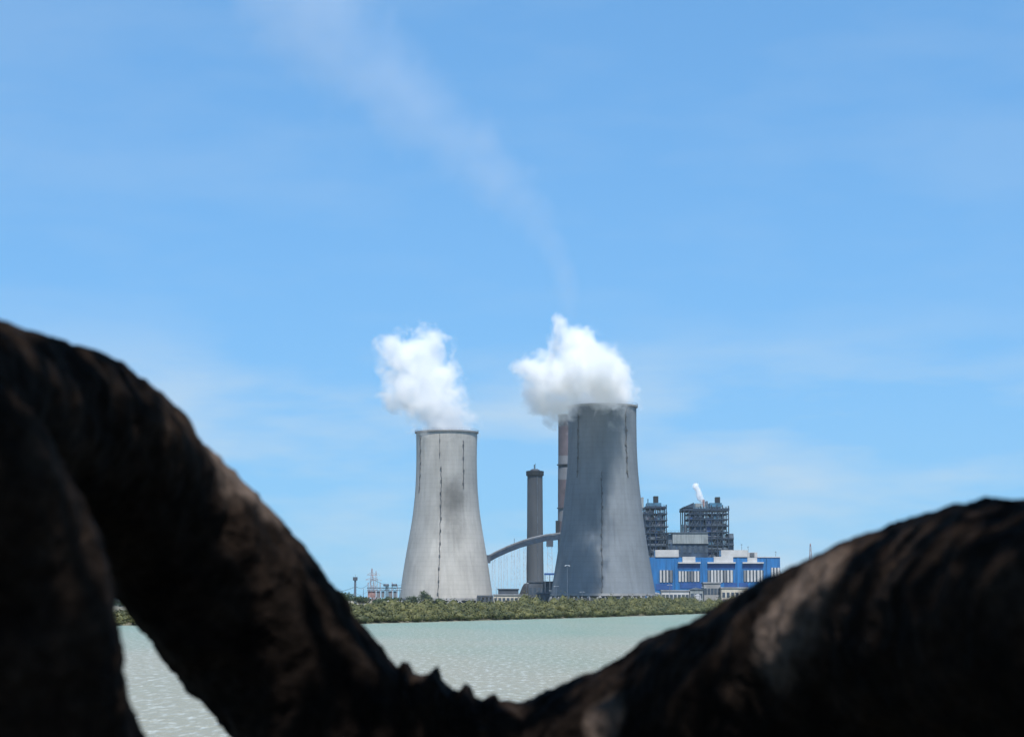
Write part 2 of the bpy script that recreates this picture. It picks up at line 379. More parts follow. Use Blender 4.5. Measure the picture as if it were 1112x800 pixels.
# ------------------------------------------------------------------ coal conveyor
def conveyor():
    Y = 1508
    a = at(522, 612, Y)
    root = empty('coal_conveyor', (at(560,600,Y).x, Y, GZ), 'grey covered conveyor gallery arching from behind the left cooling tower to the right one', 'conveyor')
    path = [(500,622),(515,614),(528,606.5),(540,600),(552,594.5),(565,589.5),(578,585.6),(592,582.4),(608,580.6),(625,580)]
    P = [at(x, y, Y) for x, y in path]
    g = MB(); rf = MB(); rail = MB()
    def strip(mb, lo, hi, hw):
        vs = []; fs = []
        for p in P:
            vs += [(p.x,p.y-hw,p.z+lo),(p.x,p.y+hw,p.z+lo),(p.x,p.y+hw,p.z+hi),(p.x,p.y-hw,p.z+hi)]
        for i in range(len(P)-1):
            for k in range(4): fs.append((i*4+k, (i+1)*4+k, (i+1)*4+(k+1)%4, i*4+(k+1)%4))
        fs += [(0,1,2,3), tuple(len(vs)-4+k for k in (3,2,1,0))]
        mb.add(vs, fs)
    strip(g, -3.3, 0.2, 2.2); g.build('truss_gallery', M['steel'], root)
    strip(rf, .25, 1.7, 2.4); rf.build('roof', M['roof_asb'], root)
    strip(rail, .6, 1.0, 2.5); rail.build('window_strip', M['dark_shed'], root)
    tp = at(528,606.5,Y); MB().box(tp.x-2,tp.x+3,Y-4,Y+4,tp.z-3,tp.z+2.6).build('transfer_box', M['dark_shed'], root)
    def gal_z(px): return Z(float(np.interp(px, [p[0] for p in path], [p[1] for p in path])), Y)-3.3
    for px, w_ in ((536,2.2),(543,2.0),(549,2.6),(557,2.6),(563,2.2),(570,2.0),(597,3.4)):
        x = X(px, Y); z1 = gal_z(px); t = MB()
        for sx in (-w_/2, w_/2):
            for sy in (-2, 2): t.bar((x+sx*1.4, Y+sy, GZ), (x+sx*.8, Y+sy, z1), .17)
        n = int((z1-GZ)/4)
        for i in range(n):
            z = GZ + (z1-GZ)*i/n; zn = GZ+(z1-GZ)*(i+1)/n
            for sy in (-2, 2):
                s = 1 if i % 2 else -1
                t.bar((x-s*w_*.55, Y+sy, z), (x+s*w_*.55, Y+sy, zn), .1); t.bar((x-w_*.6, Y+sy, z), (x+w_*.6, Y+sy, z), .1)
        t.build('trestle', M['pale_steel'], root)
    x = X(597, Y); z = gal_z(597)
    MB().box(x-2.4,x+2.4,Y-2.5,Y+2.5,z-4,z+.1).build('drive_house', M['dark_shed'], root)
    m = MB(); p = at(558.5, 592, Y); m.bar(p, p+Vector((0,0,5)), .25); m.build('mast', M['steel_lt'], root)
conveyor()

# ------------------------------------------------------------------ low plant buildings between the towers
def shed(x0, x1, ytop, Y, depth, wall, roofm, label, name='shed', cat='building', gable=0, doors=0, roof_rise=0, win=0):
    X0, X1 = X(x0, Y), X(x1, Y); zt = Z(ytop, Y)
    root = empty(name, ((X0+X1)/2, Y, GZ), label, cat)
    MB().box(X0, X1, Y, Y+depth, GZ-.3, zt).build('wall', wall, root)
    if gable:
        m = MB(); xm = (X0+X1)/2; e = .5
        m.add([(X0-e,Y-e,zt+.02),(X1+e,Y-e,zt+.02),(xm,Y-e,zt+gable),(X0-e,Y+depth+e,zt+.02),(X1+e,Y+depth+e,zt+.02),(xm,Y+depth+e,zt+gable)],
              [(0,1,2),(5,4,3),(0,2,5,3),(2,1,4,5),(1,0,3,4)])
        m.build('roof', roofm, root)
    else:
        MB().box(X0-.5, X1+.5, Y-.5, Y+depth+.5, zt+.01, zt+.7).build('roof', roofm, root)
    for i in range(doors):
        xx = X0 + (X1-X0)*(i+.5)/doors
        MB().box(xx-1.2, xx+1.2, Y-.12, Y-.01, GZ, GZ+3).build('door', M['steel_lt'], root)
    for i in range(win):
        xx = X0 + (X1-X0)*(i+.5)/win; h = zt-GZ
        MB().box(xx-.9, xx+.9, Y-.10, Y-.01, GZ+h*.55, GZ+h*.8).build('window', M['glass'], root)
    return root
# coal stockpile: an irregular heap
def heap():
    Y = 1475; c = (X(573,Y), Y, GZ)
    bm = bmesh.new(); bmesh.ops.create_grid(bm, x_segments=60, y_segments=24, size=1)
    for v in bm.verts:
        u, t = v.co.x, v.co.y
        px = 573 + u*24
        prof = float(np.interp(px, [549,556,563,567,571,576,582,590,597], [0,1.5,8,14,17,15.5,13,11,0]))
        h = prof*max(0, 1-abs(t)**1.6) + 1.0*mnoise.noise(Vector((u*8, t*5, 0)))*(1-t*t)
        v.co = Vector((u*24*Y/F, t*20, max(-.3, h*1.05)))
    me = bpy.data.meshes.new('coal_heap'); bm.to_mesh(me); bm.free()
    o = link('coal_heap', me, M['coal'], loc=c, smooth=True); tag(o, 'steep black heap of coal at the foot of the chimney, under the conveyor', 'coal heap')
heap()
shed(541, 563, 640, 1425, 24, M['dark_shed'], M['dark_shed'], 'long low dark shed just right of the foot of the left cooling tower', win=5)
shed(574, 606, 632, 1405, 30, M['dark_shed'], M['dark_shed'], 'dark flat roofed plant building between the chimney and the larger cooling tower', name='plant_building', win=7)
def canopy():
    Y = 1398; x0, x1 = X(591,Y), X(603,Y); z = Z(623, Y)
    root = empty('loading_canopy', ((x0+x1)/2, Y, GZ), 'blue roofed steel canopy left of the larger cooling tower', 'canopy')
    MB().box(x0, x1, Y-3, Y+4, z-.6, z+.6).build('roof', M['deep_blue'], root)
    for s in (x0+.5, (x0+x1)/2, x1-.5):
        for yy in (Y-2.6, Y+3.6):
            m = MB(); m.bar((s,yy,GZ),(s,yy,z-.6),.28); m.build('post', M['steel_lt'], root)
canopy()
shed(536, 572, 646, 1370, 10, M['cream'], M['roof_asb'], 'low cream building in front of the coal yard, right of the left cooling tower', win=8)
def pump():
    Y = 1400; x0, x1 = X(518,Y), X(535.5,Y); zt = Z(646, Y)
    root = empty('pump_house', ((x0+x1)/2, Y, GZ), 'small open pump shelter on dark posts at the right foot of the left cooling tower', 'pump house')
    MB().box(x0, x1, Y, Y+6, zt-1.1, zt).build('roof', M['dark_shed'], root)
    for i in range(5):
        x = x0+(x1-x0)*(i+.12)/4.24
        MB().box(x-.5, x+.5, Y+.1, Y+1.1, GZ, zt-1.12).build('post', M['dark_shed'], root)
    MB().box(x0+.6, x1-.6, Y+4.5, Y+5.4, GZ, zt-1.12).build('back_wall', M['white_clad'], root)
pump()
shed(583, 606, 644, 1340, 8, M['dark_shed'], M['steel_lt'], 'low dark switchgear shed in front of the left foot of the larger cooling tower', win=4)
shed(597, 601.5, 641.5, 1372, 4, M['white_clad'], M['white_clad'], 'tiny white kiosk left of the larger cooling tower', name='kiosk', cat='kiosk', doors=1)
def tank(px, Y, r_, h, label, m_):
    x = X(px, Y); root = empty('storage_tank', (x, Y, GZ), label, 'tank')
    MB().lathe(x, Y, [(r_,GZ-.2),(r_,GZ+h)], 24).build('shell', M[m_], root)
    MB().lathe(x, Y, [(r_+.1,GZ+h+.01),(r_*.5,GZ+h+.8),(.2,GZ+h+1.1)], 24).build('roof', M['roof_asb'], root)
    m = MB(); m.bar((x+r_*.5,Y-r_-.2,GZ),(x+r_*.5,Y-r_-.2,GZ+h+1),.1); m.build('ladder', M['steel_lt'], root)
tank(712, 1325, 3.0, 9, 'pale grey cylindrical tank between the larger cooling tower and the blue hall', 'bunker')
tank(757, 1318, 2.2, 8, 'small white tank in front of the second window strip of the blue hall', 'white_clad')
tank(816, 1320, 2.6, 8.5, 'cream tank at the right end of the yard before the blue hall', 'cream')
def container(px, Y, m_, label):
    x = X(px, Y); root = empty('shipping_container', (x, Y, GZ), label, 'container')
    MB().box(x-3.2,x+3.2,Y-1.3,Y+1.3,GZ+3.0,GZ+6.0).build('body', M[m_], root)
    MB().box(x-3.4,x+3.4,Y-1.5,Y+1.5,GZ-.1,GZ+2.98).build('platform', M['conc'], root)
    for k in range(2): MB().box(x-2.9+k*2.95,x-.05+k*2.9,Y-1.38,Y-1.31,GZ+3.2,GZ+5.8).build('door', M['pale_paint'], root)
container(790, 1312, 'rust', 'faded pink container on a concrete platform before the cream building')
container(735, 1312, 'hopper', 'teal container on a concrete platform before the whitish outbuilding')
container(579, 1330, 'pale_paint', 'pale container on a platform in front of the chimney foot')
# long boundary wall with posts behind the mangroves
def bwall(x0, x1, ytop, Y, label, m_):
    root = empty('boundary_wall', (X((x0+x1)/2,Y), Y, GZ), label, 'wall')
    a, b = X(x0,Y), X(x1,Y); zt = Z(ytop, Y)
    MB().box(a, b, Y, Y+.4, GZ-.3, zt).build('wall_panel', m_, root)
    n = 14
    for i in range(n+1):
        x = a+(b-a)*i/n; MB().box(x-.35, x+.35, Y-.2, Y+.55, GZ-.3, zt+.5).build('pier', M['conc'], root)
bwall(340, 436, 652.2, 1300, 'long weathered boundary wall left of the left cooling tower', M['cream'])
bwall(598, 716, 648.6, 1262, 'dark low wall along the foot of the larger cooling tower', M['dark_shed'])

# ------------------------------------------------------------------ boiler houses
def boiler(label, Y, body, decks, cols, extras, seed):
    rnd = random.Random(seed); depth = 34
    x0, x1, yt, yb = body
    xa, xb = X(x0,Y), X(x1,Y)
    root = empty('boiler_house', ((xa+xb)/2, Y, GZ), label, 'boiler house', 'boiler houses behind the blue hall')
    zt = Z(yt, Y)
    # boiler casing inside the frame: three stepped blocks with visible faces
    wd = xb-xa
    MB().box(xa+wd*.10, xa+wd*.42, Y+1.0, Y+depth-4, GZ, zt-3).build('boiler_casing', M['casing'], root)
    MB().box(xa+wd*.46, xa+wd*.60, Y+.8, Y+depth-8, GZ, zt-8).build('downcomer_duct', M['deep_blue'], root)
    MB().box(xa+wd*.62, xa+wd*.90, Y+1.1, Y+depth-4, GZ, zt-5).build('boiler_casing', M['steel'], root)
    MB().box(xa+wd*.64, xa+wd*.84, Y+.9, Y+1.09, zt-18, zt-8).build('lagging_panel', M['lagging'], root)
    # decks
    for i, (dx0, dx1, py, th) in enumerate(decks):
        a, b = X(dx0,Y), X(dx1,Y); z = Z(py, Y)
        MB().box(a, b, Y-1+.02*i, Y+depth, z-th, z).build('deck', M['steel'], root)
        h = MB(); n = max(3, int((b-a)/2.2))
        for k in range(n+1):
            x = a+(b-a)*k/n; h.bar((x,Y-.9,z),(x,Y-.9,z+1.2),.07)
        h.bar((a,Y-.9,z+1.2),(b,Y-.9,z+1.2),.08); h.bar((a,Y-.9,z+.6),(b,Y-.9,z+.6),.06)
        h.build('handrail', M['steel_lt'], root)
    # steel columns and bracing
    for (px, py) in cols:
        x = X(px,Y); z = Z(py,Y); c_ = MB()
        for yy in (Y-.4, Y+depth*.5, Y+depth-.6): c_.box(x-.38, x+.38, yy-.35, yy+.35, GZ-.2, z)
        c_.build('column', M['steel'], root)
    b_ = MB()
    for i in range(len(cols)-1):
        xA, xB = X(cols[i][0],Y), X(cols[i+1][0],Y); zz = min(Z(cols[i][1],Y), Z(cols[i+1][1],Y)); z = GZ+30
        while z+7 < zz:
            if rnd.random() < .5: b_.bar((xA,Y-.4,z),(xB,Y-.4,z+7),.2)
            if rnd.random() < .35: b_.bar((xB,Y-.5,z),(xA,Y-.5,z+7),.2)
            z += 7
    b_.build('bracing', M['steel_lt'], root)
    for _ in range(16):
        x = rnd.uniform(xa+.5, xb-6); z = rnd.choice(range(4, 10))*7.0+GZ+rnd.uniform(0,2); w2 = rnd.uniform(2.5,6)
        if z+4 > zt-3: continue
        MB().box(x, x+w2, Y+.2+.01*_, Y+.45+.01*_, z, z+rnd.uniform(2,5)).build('cladding_panel', M[rnd.choice(('deep_blue','lagging','bunker','hopper','casing','black'))], root)
    # pipes and ducts clutter
    p_ = MB()
    for _ in range(26):
        x = rnd.uniform(xa+1, xb-1); z = rnd.uniform(GZ+28, zt-8); l = rnd.uniform(4, 14)
        if rnd.random() < .5: p_.bar((x,Y+.4,z),(x,Y+.4,min(zt-4,z+l)), rnd.uniform(.25,.6), 6)
        else: p_.bar((x,Y+.3,z),(min(xb,x+l),Y+.3,z), rnd.uniform(.25,.6), 6)
    p_.build('pipework', M['steel_lt'], root)
    for (nm, m_, ex0, ex1, ey0, ey1, dy0, dy1) in extras:
        MB().box(X(ex0,Y), X(ex1,Y), Y+dy0, Y+dy1, Z(ey1,Y), Z(ey0,Y)).build(nm, M[m_], root)
    return root, zt
r1, _ = boiler('narrower open steel boiler house, beside the larger cooling tower', 1560, (700,723.5,549,640),
   [(701,724.5,549.5,1.4),(699,725,557,.7),(700,725,564,.7),(698.5,726,571,.7),(700,725,578,.7),(699.5,726,585,.7),(700,725,592,.7),(700,725,599,.7)],
   [(700.5,551),(706,549),(712,549),(718,549),(723.8,548)],
   [('roof_hopper','hopper',703.5,719,545.5,549,4,20),('roof_vent','black',711,716,538,545.5,6,14),('vent_pipe','black',704.2,705,541,545.5,6,7),
    ('stair_tower','steel_lt',696,700,556,640,2,10),('lower_annex','casing',722.5,726.5,578,640,1,20)], 11)
MB().box(X(693,1550),X(699.5,1550),1552,1562,Z(551,1550),Z(539.5,1550)).build('conveyor_head', M['bunker'], r1)
r2, _ = boiler('wider steel boiler house with a jet of steam, right of the grey bunker bay', 1545, (747,790,550,640),
   [(742,792.5,551.5,1.8),(748,792,557,.8),(747,791,563,.8),(746,792,570,.8),(748,791,577,.8),(749,797,584,.8),(749,797,591,.8),(749,797,598,.8)],
   [(743.5,552),(748.5,551),(755,549),(761,549),(767,548),(773,548),(779,548),(785,548),(791.5,549)],
   [('roof_hopper','hopper',772,785,545.5,550,4,20),('roof_vent','black',778.5,783.5,539,545.5,6,13),('roof_vent','rust',764.5,766.5,542,550,5,8),
    ('roof_vent','steel_lt',767.5,770,543.5,550,5,9),('roof_plant','bunker',756,763,546,550,4,12),('lower_annex','steel_lt',790.5,797,579,597,1,20),('lower_annex','dark_shed',789,797,597.2,640,1,20),
    ('vent_stack','black',739.6,741,569,578,3,5),('stair_tower','steel_lt',743.5,746,569,640,2,10)], 12)
m = MB(); Yb = 1545   # sloping roof plates
m.add([(X(741,Yb),Yb-1.4,Z(551,Yb)),(X(754,Yb),Yb-1.4,Z(551,Yb)),(X(754,Yb),Yb-1.4,Z(545.5,Yb)),(X(741,Yb),Yb+30,Z(551,Yb)),(X(754,Yb),Yb+30,Z(551,Yb)),(X(754,Yb),Yb+30,Z(545.5,Yb))],
      [(0,1,2),(5,4,3),(0,2,5,3),(2,1,4,5),(1,0,3,4)])
m.build('sloping_roof', M['steel'], r2)
def bunker():
    Y = 1530; xa, xb = X(725,Y), X(769,Y)
    root = empty('bunker_bay', ((xa+xb)/2,Y,GZ), 'grey clad coal bunker bay linking the two boiler houses', 'bunker building')
    MB().box(xa+2,xb,Y+1,Y+14,GZ,Z(590,Y)).build('lower_wall', M['casing'], root)
    MB().box(X(730.5,Y),X(769,Y),Y,Y+14,Z(590,Y)+.02,Z(578.5,Y)).build('cladding', M['bunker'], root)
    MB().box(X(726,Y),X(731,Y),Y+2,Y+13,Z(590,Y)+.02,Z(579.5,Y)).build('cladding', M['steel_lt'], root)
    MB().box(xa,xb,Y-.6,Y+14.4,Z(578.5,Y)+.01,Z(577.6,Y)).build('roof', M['steel_lt'], root)
    for i in range(7):
        x = X(732,Y)+(X(767,Y)-X(732,Y))*i/6
        MB().box(x-1.1,x+1.1,Y-.1+.9,Y+.99,Z(600,Y),Z(592,Y)).build('window', M['glass'], root)
    h = MB()
    for i in range(12):
        x = xa+(xb-xa)*i/11; h.bar((x,Y-.5,Z(577.6,Y)),(x,Y-.5,Z(577.6,Y)+1.2),.08)
    h.bar((xa,Y-.5,Z(577.6,Y)+1.2),(xb,Y-.5,Z(577.6,Y)+1.2),.1); h.build('handrail', M['steel_lt'], root)
bunker()

# ------------------------------------------------------------------ blue turbine hall
def hall():
    Y = 1385; xa, xb = X(700,Y), X(847,Y); dep = 38
    root = empty('turbine_hall', ((xa+xb)/2,Y,GZ), 'long bright blue hall with white window strips and white parapet blocks', 'power station hall')
    zr = Z(605, Y)
    MB().box(xa,xb,Y,Y+dep,GZ-.3,zr).build('wall', M['blue_clad'], root)
    def b(nm,m_,x0,x1,y0,y1,d0,d1): return MB().box(X(x0,Y),X(x1,Y),Y+d0,Y+d1,Z(y1,Y),Z(y0,Y)).build(nm, M[m_], root)
    b('roof_coping','white_clad',822.5,847.3,604.2,605.1,-.4,dep+.3)
    for x0,x1,y0,y1 in ((711.5,737,596.8,604.6),(783,812,597,604.6),(812.3,822.3,599.5,604.6)): b('rooftop_block','white_clad',x0,x1,y0,y1,-.5,12)
    for x0,x1,y0,y1 in ((741,755,604.2,610),(775,796,604.2,610),(811.5,822,604.8,610)): b('parapet_panel','white_clad',x0,x1,y0,y1,-.6,-.02)
    b('roof_duct','conc_dark',814,819,600,603.5,-1.2,-.55)
    for x0,x1 in ((736,760.5),(768,798.5),(806,829)):
        b('ledge','white_clad',x0,x1,610.05,611.5,-1.8,-.02)
        b('recess_panel','deep_blue',x0+.6,x1-.6,611.6,617,-.25,-.02)
    b('lower_band','deep_blue',738,770,632.5,638.5,-.3,-.02)
    b('lower_band','deep_blue',786,812,632.5,637,-.3,-.02)
    b('lower_band','deep_blue',712,730,633.5,640,-.25,-.02)
    rnd = random.Random(4)
    for x0,x1,y0,y1 in ((716,730.5,618.8,632),(736.5,760,619.8,631.4),(768,796,618.8,632),(807,829,618.8,631.4),(837,847,616,632)):
        g_ = MB().box(X(x0,Y),X(x1,Y),Y-.16,Y-.02,Z(y1,Y),Z(y0,Y)).build('window', M['glass'], root)
        n = max(3, round((x1-x0)/3.4)); w_ = (x1-x0)/n
        for i in range(n):
            s = x0 + w_*i + w_*.12; e = s + w_*rnd.uniform(.45,.66)
            mm = 'white_clad' if rnd.random() < .75 else 'pale_paint'
            MB().box(X(s,Y),X(e,Y),Y-.5,Y-.18,Z(y1,Y),Z(y0,Y)).build('light_panel', M[mm], g_)
    for px in (733,763,801,833):
        b('pilaster','blue_clad',px-.7,px+.7,605.5,640,-.7,-.05)
    for px,pt in ((806,590),(813,592.5),(843,598),(727,592)):
        m = MB(); x = X(px,Y); m.bar((x,Y+3,Z(604,Y)),(x,Y+3,Z(pt,Y)),.16); m.bar((x-.8,Y+3,Z(pt+1.2,Y)),(x+.8,Y+3,Z(pt+1.2,Y)),.1); m.build('roof_mast', M['steel_lt'], root)
    for px in (720,745,790,820): b('door','steel_lt',px-1.4,px+1.4,641,660,-.2,-.03)
hall()
shed(764, 782, 633, 1340, 14, M['conc'], M['roof_asb'], 'grey two storey office in front of the middle of the blue hall', name='office_block', win=5)
shed(783, 812, 638.5, 1330, 12, M['cream'], M['roof_asb'], 'low cream building in front of the right half of the blue hall', win=6)
shed(718, 748, 641.5, 1335, 10, M['white_clad'], M['roof_asb'], 'low whitish outbuilding in front of the left end of the blue hall', win=7, doors=1)
shed(749, 763, 640, 1337, 10, M['bunker'], M['steel_lt'], 'small grey outbuilding with shallow gabled roof in front of the blue hall', win=3, gable=1.4)
shed(845, 905, 623.5, 1500, 25, M['dark_shed'], M['roof_asb'], 'long grey shed beyond the right end of the blue hall', win=9)
shed(847, 860, 634, 1360, 14, M['cream'], M['roof_asb'], 'cream annex against the right end of the blue hall', name='annex', win=3)

# ------------------------------------------------------------------ masts and pylons
def lattice(px, ytop, Y, w0, label, m_, arms=(), group=None, name='lattice_mast', cat='mast', xmat=None):
    x = X(px,Y,ytop); zt = Z(ytop,Y)
    root = empty(name, (x,Y,GZ), label, cat, group)
    H = zt-GZ; t = MB(); n = max(5, int(H/3.2))
    def wdt(f): return w0*(1-f)+.25*f
    for i in range(n):
        f0, f1 = i/n, (i+1)/n; z0, z1 = GZ+H*f0, GZ+H*f1; a, b = wdt(f0), wdt(f1)
        for sx, sy in ((-1,-1),(1,-1),(1,1),(-1,1)): t.bar((x+sx*a,Y+sy*a,z0),(x+sx*b,Y+sy*b,z1),.14)
        s = 1 if i%2 else -1
        t.bar((x-s*a,Y-a,z0),(x+s*b,Y-b,z1),.09); t.bar((x-s*a,Y+a,z0),(x+s*b,Y+b,z1),.09); t.bar((x-a,Y-a,z0),(x+a,Y-a,z0),.09)
    t.build('lattice', m_, root)
    for f, L_ in arms:
        z = GZ+H*f; a = MB(); a.bar((x-L_,Y,z),(x+L_,Y,z),.18); a.bar((x-L_,Y,z),(x,Y,z+1.8),.1); a.bar((x+L_,Y,z),(x,Y,z+1.8),.1)
        a.build('cross_arm', m_, root)
    return root
G_P = 'lattice pylons left of the towers'
lattice(404, 617, 1380, 2.2, 'tallest reddish lattice pylon left of the left cooling tower', M['rust'], ((.72,4),(.84,3.2)), G_P, 'pylon', 'pylon')
lattice(408.5, 619.5, 1440, 2.0, 'grey lattice pylon close beside the tallest reddish one', M['pale_steel'], ((.74,4),(.88,3)), G_P, 'pylon', 'pylon')
lattice(880, 590, 1500, 2.4, 'slender red and grey lattice mast above the right branch', M['rust'], (), None)
lattice(887.5, 604, 1560, 1.8, 'shorter lattice mast just right of the red and grey one', M['pale_steel'], (), None)
def gantry():
    Y = 1350; x0, x1 = X(399,Y), X(433,Y); z = Z(638,Y)
    root = empty('switchyard_gantry', ((x0+x1)/2,Y,GZ), 'pinkish steel switchyard gantry with hanging panels left of the left cooling tower', 'gantry')
    b = MB(); b.bar((x0,Y,z),(x1+2,Y,z),.4); b.bar((x0,Y,z-1.5),(x1+2,Y,z-1.5),.25)
    n = 16
    for i in range(n):
        a = x0+(x1-x0)*i/n; c = x0+(x1-x0)*(i+1)/n
        b.bar((a,Y,z-1.5 if i%2 else z),(c,Y,z if i%2 else z-1.5),.14)
    b.build('beam', M['steel_lt'], root)
    for i, px in enumerate((400,404,408.5,413,419.6,421.5,426,431.5)):
        m = MB(); x = X(px,Y); r = .5 if i in (4,5) else .28
        m.bar((x,Y,GZ),(x,Y,z+(1.5 if i%3 else 3.5)), r); m.build('post', M['rust'] if i not in (4,5) else M['dark_shed'], root)
    for px in (402,406,411,416,424,429):
        x = X(px,Y); MB().box(x-1.0,x+1.0,Y+.6,Y+1.8,Z(648.5,Y),z-2).build('transformer_panel', M['rust'] if px < 408 else M['pale_paint'], root)
    for px in (419.5,428.5):
        x = X(px,Y); MB().lathe(x,Y,[(1.6,z+1),(1.9,z+1.8),(1.6,z+2.6)],12).build('insulator', M['steel_lt'], root)
gantry()
def tall_pole():
    Y = 1250; x = X(386,Y); zt = Z(627,Y)
    root = empty('flood_light_mast', (x,Y,GZ), 'tall grey mast with a lamp head, standing left of the switchyard gantry', 'light mast')
    m = MB(); m.bar((x,Y,GZ),(x,Y,zt),.85,10,.6); m.build('pole', M['steel_lt'], root)
    MB().box(x-1.3,x+1.3,Y-1,Y+1,zt-1.6,zt+.4).build('lamp_head', M['dark_shed'], root)
    m = MB(); m.bar((x,Y,zt),(x,Y,zt+2),.1); m.build('lightning_rod', M['steel_lt'], root)
tall_pole()
# small lamp posts
def lamp():
    root = empty('lamp_post', (0,0,0), 'x', 'lamp post', 'lamp posts inside the power station fence')
    m = MB(); m.bar((0,0,0),(0,0,13.5),.28,6,.16); m.build('pole', M['steel_lt'], root)
    m = MB(); m.bar((-1.5,0,13.5),(1.5,0,13.5),.12); m.build('arm', M['pale_steel'], root)
    for s in (-1,1): MB().box(s*1.5-.5,s*1.5+.5,-.25,.25,13.25,13.45).build('lamp_head', M['white_clad'], root)
    return root
L0 = lamp(); kids = list(L0.children)
for i,(px,Y,sc,lb) in enumerate(((616,1255,1.9,'tallest lamp post, standing before the left side of the larger cooling tower'),
      (571.5,1360,1.2,'lamp post in front of the foot of the chimney'),
      (539.5,1360,1.0,'lamp post just right of the left cooling tower'),
      (604,1265,1.0,'lamp post at the left foot of the larger cooling tower'),
      (632,1262,.75,'short lamp post before the base of the larger cooling tower'),
      (764,1330,1.0,'lamp post beside the grey office before the blue hall'),
      (727,1330,1.1,'lamp post before the left end of the blue hall'),
      (395,1290,.9,'lamp post between the light mast and the gantry'),
      (434,1300,.9,'lamp post against the left edge of the left cooling tower'))):
    if i == 0: o = L0
    else:
        o = L0.copy(); C.collection.objects.link(o)
        for k in kids:
            c_ = k.copy(); C.collection.objects.link(c_); c_.parent = o
    o.location = (X(px,Y),Y,GZ); o.scale = (.8,.8,sc); o['label'] = lb
# overhead wires
def wires():
    w_ = MB()
    for dz, sy in ((0,0),(0,6),(-4,3)):
        pts = [at(330,640,1310)+Vector((0,sy,dz)), at(386,636.5,1260)+Vector((0,sy,dz)), Vector((X(404,1380), 1380+sy, Z(628,1380)+dz)), Vector((X(440,1440),1450+sy,Z(633,1450)+dz))]
        for a, b in zip(pts, pts[1:]):
            pv = a
            for i in range(1, 9):
                f = i/8; p = a.lerp(b, f) - Vector((0,0,4*3.0*f*(1-f))); w_.bar(pv, p, .07, 3); pv = p
    o = w_.build('power_line', M['steel_lt']); tag(o, 'thin sagging wires strung from the light mast past the pylons', 'power line')
wires()

# ------------------------------------------------------------------ vegetation
def leaf_cloud(centers, radii, per, size, flat=.75, seed=1, shell=.55, wob=.35, coh=.38):
    """many small leaf quads spread through each clump's volume"""
    r_ = np.random.default_rng(seed)
    Vs = []; n = 0
    for c, rad in zip(centers, radii):
        k = per
        d = r_.normal(size=(k,3)); d /= np.linalg.norm(d,axis=1,keepdims=True)
        rr = (shell + (1-shell)*r_.random((k,1))**.6) * (1 + wob*(r_.random((k,1))-.5))
        p = np.asarray(c) + d*rr*np.asarray(rad)
        nrm = d + coh*r_.normal(size=(k,3)); nrm /= np.linalg.norm(nrm,axis=1,keepdims=True)
        a = np.cross(nrm, r_.normal(size=(k,3))); a /= np.linalg.norm(a,axis=1,keepdims=True)
        b = np.cross(nrm, a); s = size*(.6+.8*r_.random((k,1)))
        Vs.append(np.stack([p-a*s, p-b*s*.6, p+a*s, p+b*s*.6], axis=1).reshape(-1,3))
    Vv = np.concatenate(Vs); Fq = np.arange(len(Vv)).reshape(-1,4)
    return Vv, Fq
cen = []; rad = []
def shore_pts():
    pts = []
    P = [(-330,417),(-150,430),(-38,500),(30,730),(106,1045),(260,1180),(420,1250)]
    for (x0,y0),(x1,y1) in zip(P, P[1:]):
        L_ = math.hypot(x1-x0, y1-y0); n = int(L_/2.6)
        nx_, ny_ = -(y1-y0)/L_, (x1-x0)/L_
        for i in range(n): pts.append((x0+(x1-x0)*i/n, y0+(y1-y0)*i/n, nx_, ny_))
    return pts
rv = random.Random(21)
for (x,y,nx_,ny_) in shore_pts():
    base = np.interp(y, [400,500,700,1045,1200], [2.9,3.5,4.4,6.2,6.6])
    hmod = 1+.34*mnoise.noise(Vector((x*.045,y*.045,0)))+.3*mnoise.noise(Vector((x*.16,y*.16,3)))
    for row in range(5):
        if rv.random() < .12: continue
        d = 1.5 + row*3.6 + rv.uniform(-1.5,1.5)
        h = base*hmod*(.60+.13*row)*rv.uniform(.62,1.22)
        px, py = x+nx_*d + rv.uniform(-1,1), y+ny_*d
        z0 = ground_z(px,py)
        cen.append((px,py,max(0,z0)+h*.48)); rad.append((rv.uniform(1.7,3.0)*(1+row*.08), rv.uniform(1.8,3.0), h*.54))
Vv, Fq = leaf_cloud(cen, rad, 140, .29, seed=5, coh=.3)
# solid dark cores made of the same foliage so the belt is not see-through
ico = bmesh.new(); bmesh.ops.create_icosphere(ico, subdivisions=1, radius=1); iv = np.array([v.co[:] for v in ico.verts]); itf = np.array([[v.index for v in f.verts] for f in ico.faces]); ico.free()
tri4 = []; cv = []
off = len(Vv)
for i,(c,r_) in enumerate(zip(cen, rad)):
    cv.append(np.asarray(c)+iv*np.asarray(r_)*.72*(1+.25*(rng.random((len(iv),1))-.5)))
cv = np.concatenate(cv)
allV = np.concatenate([Vv, cv])
me = bpy.data.meshes.new('mangrove_belt')
nq = len(Fq); nt = len(itf)*len(cen)
loops = np.concatenate([Fq.ravel(), (np.tile(itf,(len(cen),1)) + np.repeat(np.arange(len(cen))*len(iv), len(itf))[:,None] + off).ravel()]).astype(np.int32)
starts = np.concatenate([np.arange(nq)*4, nq*4+np.arange(nt)*3]).astype(np.int32)
me.vertices.add(len(allV)); me.vertices.foreach_set('co', allV.astype(np.float32).ravel())
me.loops.add(len(loops)); me.loops.foreach_set('vertex_index', loops)
me.polygons.add(nq+nt); me.polygons.foreach_set('loop_start', starts); me.update(calc_edges=True)
mg = link('mangrove_belt', me, M['mangrove'])
tag(mg, 'dense olive green belt of mangrove bushes along the far shore', 'mangroves', kind='stuff')

